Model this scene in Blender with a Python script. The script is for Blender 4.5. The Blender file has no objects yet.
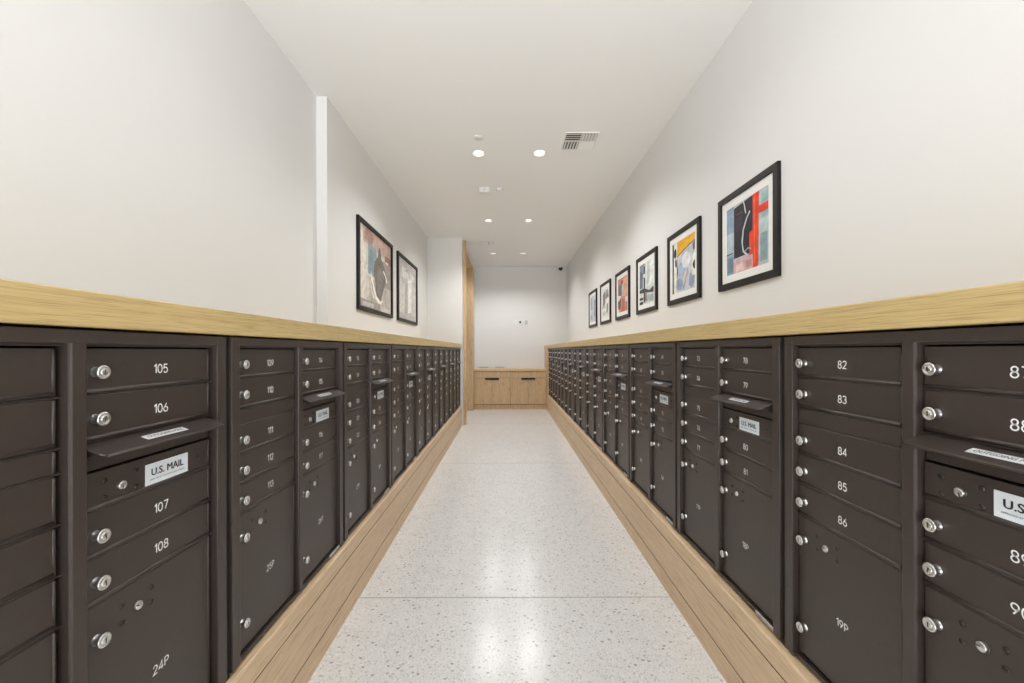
import bpy, bmesh, math, random
from mathutils import Vector, Matrix

random.seed(7)
S = bpy.context.scene
C = S.collection
PI = math.pi

# ------------------------------------------------------------------ dimensions (metres; the lens is at x = 0, y = 0)
H = 1.283            # eye height
CEIL = H + 1.908
FR, FL = 0.865, 0.790          # mailbox fronts, right / left of the eye
WR, WL, WLN = 1.348, 1.350, 1.429   # walls: right, left (far part), left (near part)
YSTEP = 3.06
YBLK = 6.89
YBACK = 9.30
YNEAR = -1.3
PITCH = 0.81
PLX, PRX = 0.775, 0.842        # plinth and worktop fronts
PTOP = 0.347
FRAME_Z = PTOP
WT0, WT1 = H + 0.0455, H + 0.1125

# ------------------------------------------------------------------ node helpers
def new_mat(name):
    m = bpy.data.materials.new(name)
    m.use_nodes = True
    nt = m.node_tree
    b = nt.nodes['Principled BSDF']
    return m, nt, b

def lin(r, g, b):
    def f(c):
        c /= 255.0
        return c / 12.92 if c <= 0.04045 else ((c + 0.055) / 1.055) ** 2.4
    return (f(r), f(g), f(b), 1.0)

def plain(name, col, rough=0.5, metal=0.0, bump=0.0, bscale=200.0, spec=0.5, mottled=0.0, mscale=30.0):
    m, nt, b = new_mat(name)
    b.inputs['Base Color'].default_value = col
    b.inputs['Roughness'].default_value = rough
    b.inputs['Metallic'].default_value = metal
    b.inputs['Specular IOR Level'].default_value = spec
    tc = nt.nodes.new('ShaderNodeTexCoord')
    if bump:
        n = nt.nodes.new('ShaderNodeTexNoise'); n.inputs['Scale'].default_value = bscale
        n.inputs['Detail'].default_value = 3
        bp = nt.nodes.new('ShaderNodeBump'); bp.inputs['Strength'].default_value = bump
        bp.inputs['Distance'].default_value = 0.002
        nt.links.new(tc.outputs['Object'], n.inputs['Vector'])
        nt.links.new(n.outputs['Fac'], bp.inputs['Height'])
        nt.links.new(bp.outputs['Normal'], b.inputs['Normal'])
    if mottled:
        n2 = nt.nodes.new('ShaderNodeTexNoise'); n2.inputs['Scale'].default_value = mscale
        n2.inputs['Detail'].default_value = 5
        r = nt.nodes.new('ShaderNodeValToRGB')
        k0, k1 = 1 - mottled, 1 + mottled
        r.color_ramp.elements[0].position = 0.3; r.color_ramp.elements[1].position = 0.7
        r.color_ramp.elements[0].color = tuple(min(1, c * k0) for c in col[:3]) + (1,)
        r.color_ramp.elements[1].color = tuple(min(1, c * k1) for c in col[:3]) + (1,)
        nt.links.new(tc.outputs['Object'], n2.inputs['Vector'])
        nt.links.new(n2.outputs['Fac'], r.inputs['Fac'])
        nt.links.new(r.outputs['Color'], b.inputs['Base Color'])
    return m

def oak(name, c0, c1, c2, grain, rough=0.45):
    """straight grained oak; grain = stretch of the pattern along x, y, z"""
    m, nt, b = new_mat(name)
    tc = nt.nodes.new('ShaderNodeTexCoord')
    mp = nt.nodes.new('ShaderNodeMapping'); mp.inputs['Scale'].default_value = grain
    nt.links.new(tc.outputs['Object'], mp.inputs['Vector'])
    n1 = nt.nodes.new('ShaderNodeTexNoise'); n1.inputs['Scale'].default_value = 1.0
    n1.inputs['Detail'].default_value = 6; n1.inputs['Roughness'].default_value = 0.65
    n1.inputs['Distortion'].default_value = 0.4
    nt.links.new(mp.outputs['Vector'], n1.inputs['Vector'])
    r = nt.nodes.new('ShaderNodeValToRGB')
    e = r.color_ramp.elements
    e[0].position = 0.28; e[0].color = c0
    e[1].position = 0.72; e[1].color = c2
    k = e.new(0.5); k.color = c1
    nt.links.new(n1.outputs['Fac'], r.inputs['Fac'])
    # fine dark pores
    mp2 = nt.nodes.new('ShaderNodeMapping'); mp2.inputs['Scale'].default_value = tuple(g * 5 for g in grain)
    nt.links.new(tc.outputs['Object'], mp2.inputs['Vector'])
    n2 = nt.nodes.new('ShaderNodeTexNoise'); n2.inputs['Scale'].default_value = 1.0; n2.inputs['Detail'].default_value = 2
    nt.links.new(mp2.outputs['Vector'], n2.inputs['Vector'])
    r2 = nt.nodes.new('ShaderNodeValToRGB')
    r2.color_ramp.elements[0].position = 0.34; r2.color_ramp.elements[0].color = (0.74, 0.70, 0.64, 1)
    r2.color_ramp.elements[1].position = 0.48; r2.color_ramp.elements[1].color = (1, 1, 1, 1)
    nt.links.new(n2.outputs['Fac'], r2.inputs['Fac'])
    mx = nt.nodes.new('ShaderNodeMix'); mx.data_type = 'RGBA'; mx.blend_type = 'MULTIPLY'
    mx.inputs['Factor'].default_value = 1.0
    nt.links.new(r.outputs['Color'], mx.inputs['A'])
    nt.links.new(r2.outputs['Color'], mx.inputs['B'])
    nt.links.new(mx.outputs['Result'], b.inputs['Base Color'])
    b.inputs['Roughness'].default_value = rough
    bp = nt.nodes.new('ShaderNodeBump'); bp.inputs['Strength'].default_value = 0.08; bp.inputs['Distance'].default_value = 0.002
    nt.links.new(n2.outputs['Fac'], bp.inputs['Height'])
    nt.links.new(bp.outputs['Normal'], b.inputs['Normal'])
    return m

def terrazzo():
    m, nt, b = new_mat('terrazzo')
    tc = nt.nodes.new('ShaderNodeTexCoord')
    wob = nt.nodes.new('ShaderNodeTexNoise'); wob.inputs['Scale'].default_value = 9.0
    nt.links.new(tc.outputs['Object'], wob.inputs['Vector'])
    base = nt.nodes.new('ShaderNodeValToRGB')
    base.color_ramp.elements[0].position = 0.35; base.color_ramp.elements[0].color = TZ0
    base.color_ramp.elements[1].position = 0.65; base.color_ramp.elements[1].color = TZ1
    nt.links.new(wob.outputs['Fac'], base.inputs['Fac'])
    cur = base.outputs['Color']
    layers = [  # scale, chosen share, size, colours, stretch+rotation
        (190, 0.60, 0.36, [(0.62, 0.605, 0.585), (0.70, 0.685, 0.66), (0.86, 0.86, 0.85)], (1.0, 1.0, 0.0)),
        (95, 0.34, 0.32, [(0.55, 0.54, 0.52), (0.62, 0.60, 0.57), (0.88, 0.875, 0.87)], (1.0, 0.8, 0.6)),
        (72, 0.11, 0.28, [(0.36, 0.355, 0.35), (0.50, 0.485, 0.465), (0.57, 0.55, 0.52)], (0.6, 0.75, 0.4)),
    ]
    for i, (sc, share, size, cols, (sx, sy, rot)) in enumerate(layers):
        mp = nt.nodes.new('ShaderNodeMapping'); mp.inputs['Scale'].default_value = (sx, sy, 0.0)
        mp.inputs['Rotation'].default_value = (0, 0, rot); mp.inputs['Location'].default_value = (3.1 * i, 1.7 * i, 0)
        nt.links.new(tc.outputs['Object'], mp.inputs['Vector'])
        v = nt.nodes.new('ShaderNodeTexVoronoi'); v.voronoi_dimensions = '2D'
        v.inputs['Scale'].default_value = sc
        nt.links.new(mp.outputs['Vector'], v.inputs['Vector'])
        sep = nt.nodes.new('ShaderNodeSeparateColor')
        nt.links.new(v.outputs['Color'], sep.inputs['Color'])
        pick = nt.nodes.new('ShaderNodeMath'); pick.operation = 'LESS_THAN'; pick.inputs[1].default_value = share
        nt.links.new(sep.outputs['Red'], pick.inputs[0])
        near = nt.nodes.new('ShaderNodeMath'); near.operation = 'LESS_THAN'; near.inputs[1].default_value = size
        nt.links.new(v.outputs['Distance'], near.inputs[0])
        msk = nt.nodes.new('ShaderNodeMath'); msk.operation = 'MULTIPLY'
        nt.links.new(pick.outputs[0], msk.inputs[0]); nt.links.new(near.outputs[0], msk.inputs[1])
        rr = nt.nodes.new('ShaderNodeValToRGB'); rr.color_ramp.interpolation = 'CONSTANT'
        e = rr.color_ramp.elements
        e[0].position = 0; e[0].color = cols[0] + (1,)
        e[1].position = 0.66; e[1].color = cols[2] + (1,)
        k = e.new(0.3); k.color = cols[1] + (1,)
        nt.links.new(sep.outputs['Green'], rr.inputs['Fac'])
        mx = nt.nodes.new('ShaderNodeMix'); mx.data_type = 'RGBA'
        nt.links.new(msk.outputs[0], mx.inputs['Factor'])
        nt.links.new(cur, mx.inputs['A']); nt.links.new(rr.outputs['Color'], mx.inputs['B'])
        cur = mx.outputs['Result']
    nt.links.new(cur, b.inputs['Base Color'])
    b.inputs['Roughness'].default_value = 0.225
    b.inputs['Specular IOR Level'].default_value = 0.5
    return m

TZ0 = (0.76, 0.755, 0.745, 1); TZ1 = (0.80, 0.795, 0.785, 1)
M = {}
M['wall'] = plain('wall_paint', (0.742, 0.736, 0.724, 1), 0.6, bump=0.03, bscale=300)
M['ceiling'] = plain('ceiling_paint', (0.865, 0.868, 0.872, 1), 0.75, bump=0.03, bscale=250)
M['floor'] = terrazzo()
M['joint'] = plain('floor_joint', (0.30, 0.29, 0.28, 1), 0.5, mottled=0.1)
M['bronze'] = plain('bronze_powder_coat', (0.046, 0.0330, 0.0270, 1), 0.38, bump=0.22, bscale=900, spec=0.6, mottled=0.08, mscale=60)
M['bronze_dark'] = plain('bronze_recess', (0.012, 0.010, 0.009, 1), 0.6, bump=0.1)
M['chrome'] = plain('lock_chrome', (0.82, 0.81, 0.79, 1), 0.32, 1.0, bump=0.02, bscale=400)
M['keyway'] = plain('lock_keyway', (0.10, 0.095, 0.09, 1), 0.35, 0.8, mottled=0.1)
M['screw'] = plain('bronze_screw', (0.055, 0.045, 0.04, 1), 0.3, 0.6, mottled=0.1)
M['numerals'] = plain('white_numerals', (0.90, 0.90, 0.89, 1), 0.5, mottled=0.03)
M['label'] = plain('silver_label', (0.78, 0.83, 0.86, 1), 0.4, mottled=0.05)
M['label_white'] = plain('white_label', (0.80, 0.81, 0.82, 1), 0.4, mottled=0.03)
M['ink'] = plain('black_ink', (0.012, 0.012, 0.014, 1), 0.5, mottled=0.05)
M['ink_grey'] = plain('grey_ink', (0.16, 0.16, 0.17, 1), 0.5, mottled=0.05)
M['plate'] = plain('data_plate', (0.62, 0.61, 0.59, 1), 0.35, 0.5, mottled=0.12, mscale=180)
M['oak_top'] = oak('oak_worktop', (0.47, 0.325, 0.15, 1), (0.56, 0.415, 0.18, 1), (0.64, 0.48, 0.25, 1), (55, 2.2, 150))
M['oak_plank'] = oak('oak_planks', (0.66, 0.475, 0.295, 1), (0.73, 0.535, 0.335, 1), (0.79, 0.595, 0.39, 1), (50, 1.8, 70))
M['oak_upright'] = oak('oak_upright', (0.52, 0.345, 0.185, 1), (0.62, 0.425, 0.24, 1), (0.68, 0.485, 0.285, 1), (30, 30, 1.6))
M['groove'] = plain('plank_groove', (0.05, 0.032, 0.02, 1), 0.7, mottled=0.1)
M['pull'] = plain('dark_pull', (0.012, 0.010, 0.009, 1), 0.4, 0.5, mottled=0.1)
M['frame'] = plain('black_frame', (0.010, 0.0088, 0.0075, 1), 0.45, spec=0.3, bump=0.05, bscale=120, mottled=0.2)
M['mat'] = plain('mat_board', (0.83, 0.82, 0.80, 1), 0.7, bump=0.02, mottled=0.02)
M['white'] = plain('white_plastic', (0.74, 0.74, 0.73, 1), 0.45, mottled=0.02)
M['baffle'] = plain('lamp_baffle', (0.42, 0.41, 0.40, 1), 0.5, mottled=0.03)
M['white_metal'] = plain('white_metal', (0.78, 0.78, 0.77, 1), 0.4, mottled=0.02)
M['duct'] = plain('duct_dark', (0.03, 0.035, 0.04, 1), 0.7, mottled=0.2)
M['dome'] = plain('camera_dome', (0.006, 0.006, 0.006, 1), 0.12, mottled=0.1)
M['greybox'] = plain('grey_tray', (0.52, 0.50, 0.48, 1), 0.5, mottled=0.05)
m, nt, b = new_mat('downlight_lens')
b.inputs['Base Color'].default_value = (0.9, 0.9, 0.88, 1)
b.inputs['Emission Color'].default_value = (1.0, 0.955, 0.90, 1)
b.inputs['Emission Strength'].default_value = 4.0
M['lens'] = m

# ------------------------------------------------------------------ mesh helpers
def bx(bm, x0, x1, y0, y1, z0, z1, mi=0, bev=0.0, segs=1):
    vs = [bm.verts.new((x, y, z)) for x in (x0, x1) for y in (y0, y1) for z in (z0, z1)]
    fs = [(0, 1, 3, 2), (4, 6, 7, 5), (0, 4, 5, 1), (2, 3, 7, 6), (0, 2, 6, 4), (1, 5, 7, 3)]
    faces = [bm.faces.new([vs[i] for i in f]) for f in fs]
    for f in faces:
        f.material_index = mi
    if bev > 0:
        es = list({e for f in faces for e in f.edges})
        r = bmesh.ops.bevel(bm, geom=es, offset=bev, segments=segs, profile=0.5, affect='EDGES')
        for f in r['faces']:
            f.material_index = mi
            f.smooth = segs > 1
    return faces

def prism(bm, pts, axis, a0, a1, mi=0, smooth=False):
    """pts: polygon in the two other axes (cyclic order), extruded along axis from a0 to a1"""
    def mk(p, a):
        if axis == 'x': return (a, p[0], p[1])
        if axis == 'y': return (p[0], a, p[1])
        return (p[0], p[1], a)
    A = [bm.verts.new(mk(p, a0)) for p in pts]
    B = [bm.verts.new(mk(p, a1)) for p in pts]
    fs = [bm.faces.new(A), bm.faces.new(B[::-1])]
    n = len(pts)
    for i in range(n):
        f = bm.faces.new([A[i], B[i], B[(i + 1) % n], A[(i + 1) % n]])
        f.smooth = smooth
        fs.append(f)
    for f in fs:
        f.material_index = mi
    return fs

def lathe(bm, prof, axis='z', c=(0, 0, 0), n=24, mi=0, smooth=True):
    """prof: list of (r, h) revolved about an axis through c"""
    rings = []
    for r, h in prof:
        if r <= 1e-7:
            p = {'z': (c[0], c[1], c[2] + h), 'y': (c[0], c[1] + h, c[2])}[axis]
            rings.append([bm.verts.new(p)])
        else:
            ring = []
            for i in range(n):
                a = 2 * PI * i / n
                if axis == 'z':
                    p = (c[0] + r * math.cos(a), c[1] + r * math.sin(a), c[2] + h)
                else:
                    p = (c[0] + r * math.cos(a), c[1] + h, c[2] + r * math.sin(a))
                ring.append(bm.verts.new(p))
            rings.append(ring)
    for a, b_ in zip(rings[:-1], rings[1:]):
        for i in range(n):
            j = (i + 1) % n
            if len(a) == 1 and len(b_) == 1: continue
            if len(a) == 1: f = bm.faces.new([a[0], b_[i], b_[j]])
            elif len(b_) == 1: f = bm.faces.new([a[i], b_[0], a[j]])
            else: f = bm.faces.new([a[i], b_[i], b_[j], a[j]])
            f.material_index = mi; f.smooth = smooth

def mesh(name, bm, mats):
    bmesh.ops.recalc_face_normals(bm, faces=bm.faces)
    me = bpy.data.meshes.new(name)
    bm.to_mesh(me); bm.free()
    for mm in (mats if isinstance(mats, (list, tuple)) else [mats]):
        me.materials.append(M[mm] if isinstance(mm, str) else mm)
    return me

def link(name, me, parent=None, loc=(0, 0, 0)):
    o = bpy.data.objects.new(name, me)
    C.objects.link(o)
    o.location = loc
    if parent is not None:
        o.parent = parent
    return o

def thing(name, label, cat, loc=(0, 0, 0), rotz=0.0, group=None):
    o = bpy.data.objects.new(name, None)
    C.objects.link(o)
    o.empty_display_size = 0.1
    o.location = loc; o.rotation_euler = (0, 0, rotz)
    o['label'] = label; o['category'] = cat
    if group: o['group'] = group
    return o

def tag(o, label, cat, group=None):
    o['label'] = label; o['category'] = cat
    if group: o['group'] = group
    return o

def struct(name, bm, mats):
    o = link(name, mesh(name, bm, mats))
    o['kind'] = 'structure'
    return o

# ------------------------------------------------------------------ lettering
def arc(cx, cy, rx, ry, a0, a1, n=10):
    return [(cx + rx * math.cos(math.radians(a0 + (a1 - a0) * i / n)),
             cy + ry * math.sin(math.radians(a0 + (a1 - a0) * i / n))) for i in range(n + 1)]
GLY = {   # single-line numerals, height 1
    '0': [arc(.31, .5, .27, .46, 0, 360, 20)],
    '1': [[(.06, .76), (.30, .96), (.30, .04)]],
    '2': [arc(.31, .70, .25, .26, 165, -35, 12) + [(.06, .04), (.58, .04)]],
    '3': [arc(.29, .73, .24, .23, 160, -80, 12) + arc(.29, .28, .27, .24, 80, -160, 14)],
    '4': [[(.44, .04), (.44, .96), (.04, .27), (.60, .27)]],
    '5': [[(.55, .96), (.14, .96), (.09, .54)] + arc(.30, .33, .26, .29, 128, -150, 14)],
    '6': [[(.44, .96), (.13, .52)] + arc(.31, .31, .26, .27, 150, 510, 20)],
    '7': [[(.05, .96), (.57, .96), (.22, .04)]],
    '8': [arc(.31, .74, .22, .22, 0, 360, 18), arc(.31, .28, .26, .24, 0, 360, 18)],
    '9': [[(.18, .04), (.49, .48)] + arc(.31, .69, .26, .27, -30, 330, 20)],
    'P': [[(.08, .04), (.08, .96), (.32, .96)] + arc(.32, .71, .24, .25, 90, -90, 10) + [(.08, .46)]],
}
def numeral_mesh(text, h=0.0208, w=0.0026):
    bm = bmesh.new()
    adv = 0.74 * h
    widths = [adv * (0.66 if ch == '1' else 1.0) for ch in text]
    x = -sum(widths) / 2 + 0.06 * h
    for ch, wd in zip(text, widths):
        for pl in GLY[ch]:
            pts = [Vector((x + p[0] * h, (p[1] - 0.5) * h)) for p in pl]
            closed = (pts[0] - pts[-1]).length < 1e-6
            if closed: pts = pts[:-1]
            n = len(pts); L, R = [], []
            for i in range(n):
                a = pts[i - 1] if (i > 0 or closed) else None
                c = pts[(i + 1) % n] if (i < n - 1 or closed) else None
                d1 = (pts[i] - a).normalized() if a is not None and (pts[i] - a).length > 1e-9 else None
                d2 = (c - pts[i]).normalized() if c is not None and (c - pts[i]).length > 1e-9 else None
                if d1 is None: d1 = d2
                if d2 is None: d2 = d1
                t = (d1 + d2)
                t = t.normalized() if t.length > 1e-6 else d1
                nn = Vector((-t.y, t.x))
                k = max(0.45, abs(nn.dot(Vector((-d1.y, d1.x)))))
                o = nn * (w / 2 / k)
                L.append(bm.verts.new((pts[i].x + o.x, 0, pts[i].y + o.y)))
                R.append(bm.verts.new((pts[i].x - o.x, 0, pts[i].y - o.y)))
            rng = range(n) if closed else range(n - 1)
            for i in rng:
                j = (i + 1) % n
                bm.faces.new([L[i], L[j], R[j], R[i]])
        x += wd
    for f in bm.faces:
        f.normal_update()
        if f.normal.y > 0: f.normal_flip()
    me = bpy.data.meshes.new('numeral_' + text)
    bm.to_mesh(me); bm.free()
    me.materials.append(M['numerals'])
    return me

def text_mesh(text, width, bold=0.0, mat='ink'):
    cu = bpy.data.curves.new('lettering', 'FONT')
    cu.body = text; cu.size = 1.0; cu.align_x = 'CENTER'; cu.align_y = 'CENTER'
    cu.resolution_u = 3
    ob = bpy.data.objects.new('lettering', cu)
    C.objects.link(ob)
    bpy.context.view_layer.update()
    dg = bpy.context.evaluated_depsgraph_get()
    me = bpy.data.meshes.new_from_object(ob.evaluated_get(dg))
    bpy.data.objects.remove(ob); bpy.data.curves.remove(cu)
    xs = [v.co.x for v in me.vertices]; ys = [v.co.y for v in me.vertices]
    s = width / (max(xs) - min(xs)); cx = (max(xs) + min(xs)) / 2; cy = (max(ys) + min(ys)) / 2
    for v in me.vertices:
        v.co = ((v.co.x - cx) * s, 0, (v.co.y - cy) * s)
    if bold:
        b2 = bmesh.new()
        for i, (dx, dz) in enumerate(((0, 0), (bold, 0), (-bold, 0), (0, bold * 0.5), (0, -bold * 0.5))):
            n0 = len(b2.verts)
            b2.from_mesh(me)
            b2.verts.ensure_lookup_table()
            for v in b2.verts[n0:]:
                v.co.x += dx; v.co.z += dz; v.co.y -= 0.00004 * i
        b2.to_mesh(me); b2.free()
    me.materials.clear(); me.materials.append(M[mat])
    return me

# ------------------------------------------------------------------ room shell
bm = bmesh.new()
bx(bm, -2.6, 1.6, YNEAR, YBACK + 0.15, -0.12, 0.0)
struct('floor', bm, 'floor')
for i, y in enumerate((2.12, 4.65, 7.18)):
    bm = bmesh.new()
    bx(bm, -0.774 if y < YBLK else -2.1, 0.841, y - 0.0025, y + 0.0025, 0.0, 0.0006)
    struct('trim_%d' % (i + 1), bm, 'joint')

bm = bmesh.new()
bx(bm, WR, WR + 0.15, YNEAR, YBACK + 0.15, 0, CEIL)
struct('wall_right', bm, 'wall')
bm = bmesh.new()
bx(bm, -0.74, WR, YBACK, YBACK + 0.15, 0, CEIL)
struct('wall_back', bm, 'wall')
bm = bmesh.new()   # left wall, near stretch: thicker up to worktop height
bx(bm, -1.7, -WL, YNEAR, YSTEP, 0, WT1)
bx(bm, -1.7, -WLN, YNEAR, YSTEP, WT1, CEIL)
struct('wall_left', bm, 'wall')
bm = bmesh.new()   # left wall, far stretch, standing proud of the near one
bx(bm, -1.7, -WL, YSTEP, 7.05, 0, CEIL)
struct('wall_left_far', bm, 'wall')
bm = bmesh.new()   # white nib closing the run of mailboxes
bx(bm, -WL, -0.765, YBLK, 7.05, 0, CEIL)
struct('wall_nib', bm, 'wall')
bm = bmesh.new()   # recess behind the oak-lined opening
bx(bm, -2.35, -2.15, 7.05, 8.86, 0, CEIL)
struct('wall_recess', bm, 'wall')
bm = bmesh.new()
bx(bm, -2.35, -1.7, 6.9, 7.05, 0, CEIL)
struct('wall_recess_near', bm, 'wall')
bm = bmesh.new()
bx(bm, -2.35, -0.74, 8.86, YBACK + 0.15, 0, CEIL)
struct('wall_recess_far', bm, 'wall')
bm = bmesh.new()
bx(bm, -0.98, -0.728, 7.11, 8.71, H + 1.775, CEIL)
struct('wall_lintel', bm, 'wall')
bm = bmesh.new()
bx(bm, -0.98, -0.727, 7.11, 8.71, H + 1.760, H + 1.775)
struct('trim_7', bm, 'oak_upright')

# downlights: positions, ceiling with a round hole for each
LIGHTS = [(-0.275 if s < 0 else 0.315, y) for y in (-0.12, 1.93, 3.95, 6.0, 8.02) for s in (-1, 1)]
HOLE = 0.058
bm = bmesh.new()
q = 0.10
ys = sorted({YNEAR, YBACK + 0.15} | {y + d for _, y in LIGHTS for d in (-q, q)})
xs = sorted({-2.6, 1.6} | {x + d for x, _ in LIGHTS for d in (-q, q)})
for xa, xb in zip(xs[:-1], xs[1:]):
    for ya, yb in zip(ys[:-1], ys[1:]):
        cx, cy = (xa + xb) / 2, (ya + yb) / 2
        hit = [(x, y) for x, y in LIGHTS if abs(cx - x) < 0.01 and abs(cy - y) < 0.01]
        if not hit:
            bm.faces.new([bm.verts.new(p + (CEIL,)) for p in ((xa, ya), (xa, yb), (xb, yb), (xb, ya))])
        else:
            n = 32; inner, outer = [], []
            for i in range(n):
                a = 2 * PI * i / n + PI / n * 0
                c, s = math.cos(a), math.sin(a)
                k = q / max(abs(c), abs(s))
                inner.append(bm.verts.new((cx + HOLE * c, cy + HOLE * s, CEIL)))
                outer.append(bm.verts.new((cx + k * c, cy + k * s, CEIL)))
            for i in range(n):
                j = (i + 1) % n
                bm.faces.new([inner[i], inner[j], outer[j], outer[i]])
bmesh.ops.remove_doubles(bm, verts=bm.verts, dist=1e-5)
for f in bm.faces:
    f.normal_update()
    if f.normal.z > 0: f.normal_flip()
me = bpy.data.meshes.new('ceiling'); bm.to_mesh(me); bm.free(); me.materials.append(M['ceiling'])
o = link('ceiling', me); o['kind'] = 'structure'

# oak jambs of the opening and the oak filler at the end of the right run
bm = bmesh.new(); bx(bm, -0.80, -0.713, 7.05, 7.11, 0, CEIL - 0.002, bev=0.002)
struct('trim_4', bm, 'oak_upright')
bm = bmesh.new(); bx(bm, -0.98, -0.728, 8.71, 8.858, 0, H + 1.760, bev=0.002)
struct('trim_5', bm, 'oak_upright')
bm = bmesh.new(); bx(bm, PRX, 1.30, 8.585, YBACK, PTOP, WT0, bev=0.001)
struct('trim_6', bm, 'oak_upright')

# ------------------------------------------------------------------ plinths and worktops
GZ = (0.093, 0.274)
def plinth(side, yend):
    bm = bmesh.new()
    xf = PLX if side < 0 else PRX
    xb = 1.30
    g = 0.004
    prof = [(xf, 0)]
    for z in GZ:
        prof += [(xf, z - g / 2), (xf + 0.005, z - g / 2), (xf + 0.005, z + g / 2), (xf, z + g / 2)]
    prof += [(xf, PTOP - 0.006), (xf + 0.002, PTOP - 0.002), (xf + 0.006, PTOP), (xb, PTOP), (xb, 0)]
    fs = prism(bm, [(side * p[0], p[1]) for p in prof], 'y', -0.25, yend)
    for f in fs[2:]:
        c = f.calc_center_median()
        if any(abs(c.z - z) < g * 0.8 for z in GZ): f.material_index = 1
    return mesh('plinth', bm, ['oak_plank', 'groove'])
tag(link('plinth', plinth(-1, YBLK - 0.002)), 'long oak plank plinth under the mailboxes on the two-print side, ending at the white nib', 'plinth')
tag(link('plinth', plinth(1, YBACK - 0.002)), 'long oak plank plinth under the mailboxes on the six-print side, reaching the oak cabinet', 'plinth')

bm = bmesh.new()
bx(bm, -WL + 0.002, -PLX, -0.25, YBLK - 0.002, WT0, WT1)
bmesh.ops.bevel(bm, geom=[e for e in bm.edges if all(abs(v.co.x + PLX) < 1e-5 for v in e.verts) and abs(e.verts[0].co.y - e.verts[1].co.y) > 1],
                offset=0.003, segments=2, affect='EDGES', profile=0.5)
tag(link('worktop', mesh('worktop', bm, 'oak_top')), 'long oak worktop over the mailboxes beneath the two large prints', 'worktop')
bm = bmesh.new()
bx(bm, PRX, WR - 0.002, -0.25, YBACK - 0.002, WT0, WT1)
bmesh.ops.bevel(bm, geom=[e for e in bm.edges if all(abs(v.co.x - PRX) < 1e-5 for v in e.verts) and abs(e.verts[0].co.y - e.verts[1].co.y) > 1],
                offset=0.003, segments=2, affect='EDGES', profile=0.5)
tag(link('worktop', mesh('worktop', bm, 'oak_top')), 'long oak worktop over the mailboxes beneath the row of six prints', 'worktop')

# ------------------------------------------------------------------ mailbox units
# local frame: x along the front (rightwards), -y out of the front, z up, origin on the plinth under the middle of the front
def rz(rel): return H + rel - FRAME_Z           # height given relative to the eye
ROWH = 0.0915
TOP = 0.0085
ROWS = [TOP - ROWH * (i + 0.5) for i in range(2)] + [TOP - ROWH * (i + 1.0) for i in range(2, 5)]
BL0, BL1 = TOP - 2.5 * ROWH, TOP - 2 * ROWH     # half-height row
PT = TOP - 5.5 * ROWH                           # parcel door top
PB = -0.908
REC = 0.016                                     # door faces sit this far behind the frame front
DA0, DA1 = -0.3540, -0.0280         # door extents, left and right column
DB0, DB1 = 0.0190, 0.3450                       

def frame_mesh():
    bm = bmesh.new()
    zt, zb = rz(0.0405), 0.012
    for s in (-1, 1):   # outer stiles, thin inner stop, and the recessed seam filler
        a, b_ = sorted((s * 0.3580, s * 0.3935))
        bx(bm, a, b_, 0.0, 0.06, zb, zt, 0, 0.002, 2)
        a, b_ = sorted((s * 0.3930, s * 0.4049))
        bx(bm, a, b_, 0.009, 0.06, 0.0, zt, 1)
    bx(bm, -0.3585, 0.3585, 0.0, 0.06, rz(0.0155), zt, 0, 0.002, 2)                # header
    bx(bm, -0.3585, 0.3585, REC - 0.004, 0.06, rz(TOP) + 0.0015, rz(0.017), 0)
    bx(bm, -0.3585, 0.3585, 0.007, 0.06, zb, rz(PB) - 0.008, 0, 0.002, 2)            # bottom rail
    # mullion with softly rounded front edges
    pr = [(-0.0155, 0.06), (-0.0155, 0.005), (-0.0146, 0.0018), (-0.0120, 0.0), (0.0120, 0.0), (0.0146, 0.0018), (0.0155, 0.005), (0.0155, 0.06)]
    prism(bm, pr, 'z', rz(PB) - 0.007, rz(0.016), 0, smooth=False)
    # shelves between the rows
    for s in (-1, 1):
        a, b_ = sorted((s * 0.0153, s * 0.359))
        zs = [TOP - ROWH, BL1, BL0, TOP - 3.5 * ROWH, TOP - 4.5 * ROWH, PT] if s < 0 else [TOP - ROWH, BL1, TOP - 3.5 * ROWH, TOP - 4.5 * ROWH, PT]
        for z in zs:
            bx(bm, a, b_, REC + 0.0005, 0.06, rz(z) - 0.0016, rz(z) + 0.0016, 0)
    # carcass behind
    bx(bm, -0.395, 0.395, 0.055, 0.40, 0.0, zt, 1)
    return mesh('mailbox_frame', bm, ['bronze', 'bronze_dark'])

def door_mesh(w, h, lip=True):
    """panel centred on its own origin; front face at y = 0"""
    bm = bmesh.new()
    bx(bm, -w / 2, w / 2, 0, 0.012, -h / 2, h / 2, 0, 0.0015, 2)
    if lip:   # rolled lower edge and a slim top return
        z = -h / 2
        pr = [(0.002, z + 0.0095), (-0.0018, z + 0.0080), (-0.0034, z + 0.0055), (-0.0034, z + 0.003), (-0.0018, z + 0.0008), (0.002, z + 0.0002)]
        prism(bm, pr, 'x', -w / 2 + 0.002, w / 2 - 0.002, 0, smooth=True)
    # knuckle hinge strip on the right edge
    lathe_pts = [(0.0035 * math.cos(t), 0.0035 * math.sin(t)) for t in [2 * PI * i / 8 for i in range(8)]]
    prism(bm, [(w / 2 - 0.001 + p[0], 0.0015 + p[1]) for p in lathe_pts], 'z', -h / 2 + 0.002, h / 2 - 0.002, 0, smooth=True)
    return mesh('mailbox_door', bm, 'bronze')

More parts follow.
